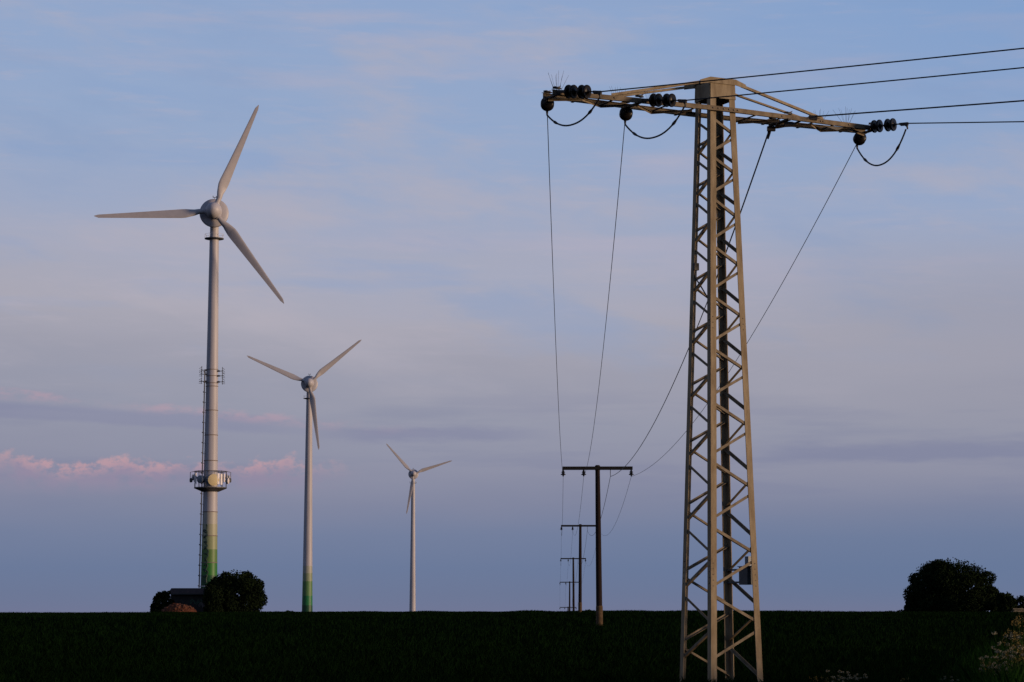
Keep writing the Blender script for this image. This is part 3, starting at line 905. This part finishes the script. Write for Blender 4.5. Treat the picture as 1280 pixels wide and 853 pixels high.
dish('microwave_dish', radians(-76), 3.0, z1(601), 1.06, 1.2, 'dish')
dish('microwave_dish', radians(-128), 3.0, z1(600), 0.72, 0.8, 'shroud')
dish('microwave_dish', radians(-178), 3.35, z1(597), 0.55, 0.45, 'panel')
dish('microwave_dish', radians(-14), 3.45, z1(601.5), 0.55, 0.4, 'panel')
dish('microwave_dish', radians(12), 3.5, z1(596.5), 0.38, 0.35, 'panel')
for w, z, hh in ((-60, 599.5, 2.0), (-48, 600, 2.0), (-34, 598, 1.5), (-150, 598.5, 1.9), (-160, 598, 1.4), (-5, 599, 1.6), (100, 599, 1.9), (70, 599, 1.9)):
    wa = radians(w)
    pa = MB().box((3.12 * cos(wa), 3.12 * sin(wa), z1(z)), (0.16, 0.42, hh), Matrix.Rotation(wa, 3, 'Z')).build('panel_antenna', 'panel', t1)
    MB().tube([(2.98 * cos(wa), 2.98 * sin(wa), z1(z) - hh * .6), (2.98 * cos(wa), 2.98 * sin(wa), z1(z) + hh * .62)], 0.05, 5).build('mounting_pole', 'darkmetal', pa)
for sx in (-1, 1):
    MB().tube([(sx * 3.0, -0.3, zr), (sx * 3.75, -0.4, zr - .15), (sx * 3.75, -0.4, zp + 1.0)], 0.06, 5).build('outrigger', 'darkmetal', t1)
    MB().lathe([(0.12, 0), (0.28, .15), (0.28, .7), (0.16, .8)], 12, (sx * 3.6, -0.4, zp + 1.0)).build('camera_housing', 'darkmetal', t1)
# upper antenna cluster
for sx, rows in ((-1, (463, 468, 477)), (1, (464, 470, 477.5))):
    for k, py in enumerate(rows):
        z = z1(py); r = tr1(z)
        arm = MB().tube([(sx * r * .9, -.4, z), (sx * (r + 0.95 + .15 * k), -.5, z)], 0.07, 5).box((sx * (r + 0.15), -.5, z), (0.35, 0.5, 0.28)).build('antenna_arm', 'darkmetal', t1)
        MB().tube([(sx * (r + 0.85), -.5, z - .5), (sx * (r + 0.85), -.5, z + .75)], 0.055, 5).build('dipole_mast', 'darkmetal', arm)
        for dz in (-.35, .05, .45):
            MB().box((sx * (r + 1.0), -.5, z + dz), (0.65, 0.07, 0.07), Matrix.Rotation(0.5 * sx * (dz > 0), 3, 'Y')).build('dipole', 'darkmetal', arm)
for py in (462, 470, 479):
    z = z1(py); r = tr1(z)
    MB().lathe([(r - .02, z - 0.07), (r + 0.06, z - 0.06), (r + 0.06, z + 0.06), (r - .02, z + 0.07)], 32).build('clamp_band', 'seam', t1)


# ------------------------------------------------------------------ trees and bushes
def bush(name, cx, Y, w, h, label, n_leaf, seed, leaf=0.24, z_off=0.0, depth=None, flat=0.8, trunk=0.35, lobes=16, group='trees and bushes on the skyline', skew=0.0):
    rnd = np.random.default_rng(seed)
    base = Vector((cx, Y, gz(cx, Y) + z_off))
    o = thing(name, base, label, 'tree' if 'tree' in name else 'bush', group)
    depth = depth or w * 0.8
    a, b, c = w / 2, depth / 2, h
    # lobes over a dome
    cs = [(np.array([0, 0, h * 0.42]), np.array([a * .86, b * .86, h * .50])), (np.array([0, 0, h * 0.12]), np.array([a * .88, b * .88, h * .30]))]
    for k in range(lobes):
        t = rnd.uniform(0, 2 * pi); e = np.arcsin(rnd.uniform(-0.55, 0.98))
        rad = rnd.uniform(0.14, 0.34)
        p = np.array([cos(t) * np.cos(e) ** flat * a * (1 - rad * .7), sin(t) * np.cos(e) ** flat * b * (1 - rad * .7), h * .40 + np.sin(e) * h * (0.60 - rad * .55)])
        p[2] += skew * p[0]
        cs.append((p, np.array([a, b, h * .62]) * rad * rnd.uniform(.9, 1.25)))
    vol = np.array([np.prod(s_) ** (2 / 3) for _, s_ in cs]); vol /= vol.sum()
    idx = rnd.choice(len(cs), n_leaf, p=vol)
    C0 = np.array([q_[0] for q_ in cs])[idx]; S0 = np.array([q_[1] for q_ in cs])[idx]
    d = rnd.normal(size=(n_leaf, 3)); d /= np.linalg.norm(d, axis=1)[:, None]
    core = idx == 0
    d[core] /= ((np.abs(d[core]) ** 3.0).sum(1) ** (1 / 3.0))[:, None]
    rr = rnd.uniform(0.35, 1.0, n_leaf) ** 0.5 * (1 + 0.05 * rnd.normal(size=n_leaf))
    P = C0 + d * S0 * rr[:, None]
    # stray shoots that roughen the outline
    ns = n_leaf // 30
    t = rnd.uniform(0, 2 * pi, ns); e = np.arcsin(rnd.uniform(-.1, 1, ns))
    sh = np.stack([np.cos(t) * np.cos(e) * a, np.sin(t) * np.cos(e) * b, h * .4 + np.sin(e) * h * .6], 1)
    sh *= (0.93 + 0.05 * np.sin(t * 9) + rnd.uniform(-.06, .05, ns))[:, None]
    P = np.concatenate([P, sh]); P = P[P[:, 2] > -0.1]
    s_ = rnd.uniform(.6, 1.25, len(P)) * leaf
    quads('crown', P, s_ * 0.55, s_, 'leaf', o, rnd)
    # trunk and limbs
    tk = MB().tube([(0, 0, -.3), (0.05, 0, h * .2), (-.05, .1, h * .45), (0, 0, h * .7)], [trunk, trunk * .8, trunk * .5, trunk * .15], 8).build('trunk', 'bark', o)
    for k in range(7):
        t = 2 * pi * k / 7 + rnd.uniform(-.3, .3); z0 = h * rnd.uniform(.1, .35)
        e_ = Vector((cos(t) * a * .75, sin(t) * b * .75, h * rnd.uniform(.35, .8)))
        m_ = Vector((cos(t) * a * .3, sin(t) * b * .3, z0 + (e_.z - z0) * .4))
        MB().tube([(0, 0, z0), m_, e_], [trunk * .5, trunk * .3, .03], 6).build('limb', 'bark', tk)
    return o


def X_at(px, Y): return at(px, 766, Y).x
def W_at(n, Y): return n * Y / FPX

YS = 325.0
bush('round_bush', X_at(294, YS), YS, W_at(77, YS), W_at(54, YS), 'dense round dark bush right of the shed at the turbine foot', 26000, 3, 0.17)
bush('low_bush', X_at(266, YS - 4), YS - 4, W_at(25, YS), W_at(35, YS), 'lower dark bush merging into the shed front, left of the round bush', 8000, 9, 0.17)
bush('spiky_bush', X_at(203, YS - 1), YS - 1, W_at(28, YS), W_at(28, YS), 'small spiky dark bush at the left end of the shed', 5000, 5, 0.19, skew=0.25)
bush('tuft_bush', X_at(362, YS + 10), YS + 10, W_at(17, YS), W_at(4.5, YS), 'tiny low dark shrub on the skyline left of the middle turbine', 350, 15, 0.10, trunk=0.05)
YR = 250.0
bush('round_tree', X_at(1190, YR), YR, W_at(109, YR), W_at(68, YR), 'large broad rounded dark tree on the skyline at the right', 60000, 21, 0.13, flat=0.5, lobes=26, trunk=0.3)
bush('hedge_bush', X_at(1143, YR + 2), YR + 2, W_at(24, YR), W_at(22, YR), 'dark bush tucked against the left side of the large rounded tree', 2600, 26, 0.18, trunk=0.1)
bush('ragged_bush', X_at(1258, YR - 6), YR - 6, W_at(24, YR), W_at(26, YR), 'small ragged dark bush right of the large rounded tree', 3200, 23, 0.17, skew=-0.2, trunk=0.12)
bush('edge_bush', X_at(1277, YR - 3), YR - 3, W_at(24, YR), W_at(22, YR), 'small dark bush at the right edge of the view behind the pale boards', 2000, 29, 0.17, trunk=0.1)
bush('gap_bush', X_at(1245, YR - 3), YR - 3, W_at(15, YR), W_at(16, YR), 'low dark bush filling the gap right of the large rounded tree', 1200, 33, 0.14, trunk=0.06)
for k, (px, w, h) in enumerate(((1128, 14, 5), (1112, 16, 3.5), (735, 9, 3.5))):
    bush('field_shrub', X_at(px, YR - 2), YR - 2, W_at(w, YR), W_at(h, YR), ('low dark shrub at the left foot of the large rounded tree', 'very low dark shrub left along the skyline from the rounded tree', 'tiny dark shrub on the skyline between the wooden poles')[k], 260, 40 + k, 0.09, trunk=0.04)

# ------------------------------------------------------------------ shed, heap, boards
ysh = YS + 3
xs0, xs1 = X_at(213, ysh), X_at(279, ysh)
gsh = gz((xs0 + xs1) / 2, ysh)
shed = thing('shed', ((xs0 + xs1) / 2, ysh, gsh), 'low dark shed with a flat red-brown roof, painted wall, at the turbine foot', 'shed')
wsh = xs1 - xs0
hr = at(240, 735.5, ysh).z - gsh
MB().box((0, 2.0, (hr - .5) / 2), (wsh, 4.0, hr - .5)).build('wall', 'shedwall', shed)
rf = MB().add([(-wsh / 2 - .35, -.7, hr - .75), (wsh / 2 + .35, -.7, hr - .75), (wsh / 2 + .35, 4.3, hr - .35), (-wsh / 2 - .35, 4.3, hr - .35),
               (-wsh / 2 + .12, -.3, hr), (wsh / 2 - .1, -.3, hr), (wsh / 2 - .1, 3.9, hr + .05), (-wsh / 2 + .12, 3.9, hr + .05)],
              [(3, 2, 1, 0), (4, 5, 6, 7), (0, 1, 5, 4), (1, 2, 6, 5), (2, 3, 7, 6), (3, 0, 4, 7)]).build('roof', 'shedroof', shed)
for k in range(9):
    x = -wsh / 2 + .4 + k * (wsh - .8) / 8
    MB().box((x, -.505, hr - .37), (.05, .5, .05), Matrix.Rotation(atan(.75 / .4), 3, 'X')).build('roof_batten', 'shedroof', rf)
MB().box((0.2, -.74, hr - .82), (wsh + .5, .06, .14)).build('fascia', 'trim', shed)
dr = MB().box((wsh * .27, -.03, 1.0), (1.0, .06, 2.0)).build('door', 'door', shed)
MB().box((wsh * .27 + .36, -.09, 1.05), (.04, .08, .16)).build('handle', 'fitting', dr)
MB().box((wsh * .27, -.02, 2.05), (1.2, .08, .1)).build('door_frame', 'trim', dr)
for k, (x, zc, sx, sz) in enumerate(((-.2, 1.7, 1.6, .7), (.8, 1.3, .9, .8))):
    p_ = []
    for i in range(60):
        t = i / 59
        p_.append((x + (t - .5) * sx + .22 * sin(t * 23 + k), -.035, zc + .5 * sz * sin(t * 31 + k) * .8 + .1 * cos(t * 50)))
    MB().tube(p_, .045, 5).build('scrawl_stroke', 'graffiti' if k == 0 else 'graffiti2', shed)

yh = YS - 9
xh = X_at(224, yh)
heap = thing('rubble_heap', (xh, yh, gz(xh, yh)), 'low rust-red rubble heap in front of the dark shed', 'heap')
wv, hv = W_at(47, yh), W_at(12.5, yh)
nn = 30; Vh = []; Fh = []
rh = random.Random(5)
for i in range(nn + 1):
    for j in range(nn + 1):
        x, y = (i / nn - .5), (j / nn - .5)
        d = sqrt((2 * x) ** 2 + (2 * y) ** 2)
        z = max(0, 1 - d ** 2.3) ** .7
        z *= 1 + .16 * sin(9 * x + 3) * cos(7 * y) + rh.uniform(-.07, .07)
        Vh.append((x * wv, y * wv * .7, z * hv * .97 - .06))
for i in range(nn):
    for j in range(nn):
        q_ = i * (nn + 1) + j; Fh.append((q_, q_ + nn + 1, q_ + nn + 2, q_ + 1))
MB().add(Vh, Fh).build('mound', 'soil', heap)
import bmesh
cl = bpy.data.meshes.new('stone'); bm = bmesh.new(); bmesh.ops.create_icosphere(bm, subdivisions=1, radius=.2)
for v in bm.verts: v.co *= rh.uniform(.7, 1.2)
bm.to_mesh(cl); bm.free(); cl.materials.append(M['clod'])
for k in range(60):
    t = rh.uniform(0, 2 * pi); r = sqrt(rh.uniform(0, .8))
    x, y = r * cos(t) * .5, -abs(r * sin(t)) * .5
    z = max(0, 1 - r ** 2.3) ** .7
    s_ = link('stone', cl, None, heap, (x * wv, y * wv * .7, z * hv * .97 - .05), (rh.uniform(0, 3), rh.uniform(0, 3), 0))
    s_.scale = (rh.uniform(.5, 1.2),) * 3

yb = 238.0
xb = X_at(1271, yb)
stack = thing('board_stack', (xb, yb, gz(xb, yb)), 'low pale beige stack of boards beside the bush at the right edge', 'boards')
bme = MB().box((0, 0, 0), (1.05, .22, .10)).mesh('board'); bme.materials.append(M['board'])
for k in range(4):
    for j in range(3):
        b_ = link('board', bme, None, stack, (rh.uniform(-.2, .2) + .06 * k, (j - 1) * .26, .08 + .135 * k), (0, rh.uniform(-.03, .03), rh.uniform(-.05, .05)))

# ------------------------------------------------------------------ crop, verge grass and wild flowers
def blades(name, P, hgt, wid, m, per=4, spread=0.05, lean=0.35, seed=1):
    rnd = np.random.default_rng(seed); n = len(P)
    P = np.repeat(P, per, 0); h = np.repeat(hgt, per) * rnd.uniform(.6, 1.15, n * per); w = np.repeat(wid, per)
    P = P + np.concatenate([rnd.normal(0, spread, (n * per, 2)), np.zeros((n * per, 1))], 1)
    t = rnd.uniform(0, 2 * pi, n * per); ax = np.stack([np.cos(t), np.sin(t), 0 * t], 1)
    l = rnd.normal(0, lean, (n * per, 2)) * h[:, None]
    tip = P + np.concatenate([l, h[:, None]], 1)
    mid = P + np.concatenate([l * .35, (h * .6)[:, None]], 1)
    V = np.stack([P - ax * w[:, None], P + ax * w[:, None], mid + ax * w[:, None] * .8, tip, mid - ax * w[:, None] * .8], 1).reshape(-1, 3)
    Fc = np.arange(n * per * 5).reshape(-1, 5)
    return raw(name, V, Fc, m)


def scatter(n, px0, px1, y0, y1, seed):
    rnd = np.random.default_rng(seed)
    iy = rnd.uniform(1 / y1, 1 / y0, n); Y = 1 / iy
    X = (rnd.uniform(px0, px1, n) - 640) / FPX * Y
    return np.stack([X, Y, ground(X, Y) - 0.02], 1)


P1 = scatter(46000, -160, 1440, 30, 150, 1)
P2 = scatter(26000, -160, 1440, 150, 300, 2)
P3 = scatter(9000, -160, 1440, 235, 290, 9)
P_ = np.concatenate([P1, P2, P3])
bumps = np.sin(P_[:, 0] * .9) * np.sin(P_[:, 0] * .23 + 1) + np.sin(P_[:, 0] * .061)
hh = (1 + .35 * np.clip(bumps, -1, 1.3) * (P_[:, 1] > 150)) * np.where(P_[:, 1] < 150, 0.24, 0.20) * (0.85 + .3 * np.random.default_rng(4).random(len(P_)))
ww = 0.006 + 0.00009 * P_[:, 1]
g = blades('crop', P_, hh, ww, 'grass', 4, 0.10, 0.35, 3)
tag(g, 'dark green crop blades covering the field', 'grass', kind='stuff')

# taller, greener verge along the lower right
rv = np.random.default_rng(17)
Pv = scatter(9000, 960, 1420, 31, 66, 5)
pxv = Pv[:, 0] / Pv[:, 1] * FPX + 640
keep = rv.random(len(Pv)) < sm(1000, 1240, pxv + (Pv[:, 1] - 40) * -4)
Pv = Pv[keep]
pv2 = Pv[:, 0] / Pv[:, 1] * FPX + 640
g2 = blades('verge_grass', Pv, (0.16 + .14 * rv.random(len(Pv))) * (1 + 1.4 * sm(1160, 1260, pv2)), np.full(len(Pv), 0.006), 'verge', 5, 0.09, 0.30, 6)
tag(g2, 'taller green grass on the verge at the lower right', 'grass', kind='stuff')


def head_mesh(name, m, r, n, flat, seed):
    rnd = np.random.default_rng(seed); mb = MB()
    for k in range(n):
        d = rnd.normal(size=3); d /= np.linalg.norm(d)
        c = Vector((d[0] * r, d[1] * r, d[2] * r * flat))
        q_ = Quaternion(rnd.normal(size=4)); q_.normalize()
        s_ = r * .42
        vs = [c + q_ @ Vector(p) for p in ((-s_, 0, 0), (0, -s_ * .6, s_ * .2), (s_, 0, 0), (0, s_ * .6, s_ * .2))]
        mb.add(vs, [(0, 1, 2, 3)])
    me = mb.mesh(name); me.materials.append(M[m]); return me


HEADS = {'yellow': head_mesh('flower_head', 'yellow', .046, 22, 1.1, 1), 'cream': head_mesh('flower_head', 'cream', .050, 22, .5, 2)}


def plant(kind, seed, nstem, H):
    rnd = random.Random(seed)
    label = ('tall wild plant with yellow flower clusters on the right verge' if kind == 'yellow'
             else 'wild plant with pale cream flower umbels among the lower right grass')
    o = thing('yellow_wildflower' if kind == 'yellow' else 'cream_wildflower', (0, 0, 0), label, 'flower',
              'yellow wildflowers on the verge' if kind == 'yellow' else 'cream wildflowers on the verge')
    lf = []
    for s_ in range(nstem):
        t = rnd.uniform(0, 2 * pi); r = rnd.uniform(.08, .28) * H
        tip = Vector((cos(t) * r, sin(t) * r, H * rnd.uniform(.55, 1.0)))
        MB().tube([(0, 0, -.03), tip * .5 + Vector((0, 0, .06)), tip], [.008, .006, .004], 5).build('stem', 'stem', o)
        hd = link('flower_head', HEADS[kind], None, o, tip, (rnd.uniform(-.3, .3), rnd.uniform(-.3, .3), rnd.uniform(0, 6)))
        hd.scale = (rnd.uniform(.7, 1.15),) * 3
        for k in range(4): lf.append(tuple(tip * rnd.uniform(.15, .75)))
    Pl = np.array(lf); rn = np.random.default_rng(seed)
    quads('foliage', Pl + rn.normal(0, .03, Pl.shape), np.full(len(Pl), .018), rn.uniform(.05, .12, len(Pl)), 'stem', o, rn, up=.6)
    return o


protos = [('yellow', plant('yellow', 1, 12, 1.0)), ('yellow', plant('yellow', 2, 9, 1.0)), ('cream', plant('cream', 3, 9, 1.0)), ('cream', plant('cream', 4, 6, 1.0))]
spots = []
rp_ = random.Random(23)
for px, py, kind in ((1271, 776, 'yellow'), (1279, 772, 'yellow'), (1275, 788, 'yellow'), (1267, 790, 'yellow'), (1258, 792, 'cream'), (1262, 800, 'yellow'), (1255, 795, 'cream'),
                     (1281, 781, 'yellow'), (1284, 770, 'yellow'), (1279, 795, 'yellow'), (1272, 797, 'cream'), (1284, 790, 'yellow'), (1277, 811, 'yellow'),
                     (1232, 821, 'cream'), (1236, 826, 'yellow'), (1242, 820, 'cream'), (1246, 823, 'cream'), (1252, 819, 'cream'), (1257, 821, 'yellow'), (1268, 823, 'cream'), (1272, 826, 'yellow'), (1229, 829, 'yellow'), (1250, 832, 'cream'), (1235, 837, 'yellow'), (1262, 836, 'cream'),
                     (1018, 849, 'yellow'), (1034, 849, 'yellow'), (1043, 839, 'cream'), (1058, 842, 'cream'), (1048, 847, 'cream'), (1076, 845, 'cream'), (1066, 845, 'cream'), (1062, 849, 'cream'), (1127, 850, 'yellow'), (1182, 848, 'cream'), (1200, 848, 'cream'), (1188, 852, 'cream'), (1276, 842, 'cream'), (1273, 846, 'cream')):
    spots.append((px, py, kind))
used = set()
for i, (px, py, kind) in enumerate(spots):
    Y = rp_.uniform(38, 43) if py < 812 else rp_.uniform(39, 46)
    if px < 1150: Y = rp_.uniform(41, 46)
    X = X_at(px, Y); H = max(.14, at(px, py - 2, Y).z - gz(X, Y))
    c = [k for k, (kd, _) in enumerate(protos) if kd == kind]
    k = c[i % len(c)]
    o = protos[k][1] if k not in used else copy_tree(protos[k][1])
    used.add(k)
    where = ('at the right edge just below the pale boards' if px > 1250 and py < 812 else 'in the clump at the lower right corner' if px > 1220
             else 'at the bottom edge right of the pylon foot' if px < 1100 else 'at the bottom edge between the two flower clumps')
    o['label'] = ('wild plant with yellow flower clusters ' if kind == 'yellow' else 'wild plant with pale cream flower heads ') + where
    o['group'] = kind + ' wildflowers ' + where
    o.location = (X, Y, gz(X, Y)); o.rotation_euler = (0, 0, rp_.uniform(0, 6.28))
    o.scale = (.45 + .35 * H, .45 + .35 * H, H)
    for ch in o.children:
        if ch.name.startswith('flower_head'):
            ch.scale = Vector((1, 1, 1)) * rp_.uniform(.8, 1.15)
            ch.scale.z *= (.45 + .35 * H) / H
print('objects', len(bpy.data.objects))
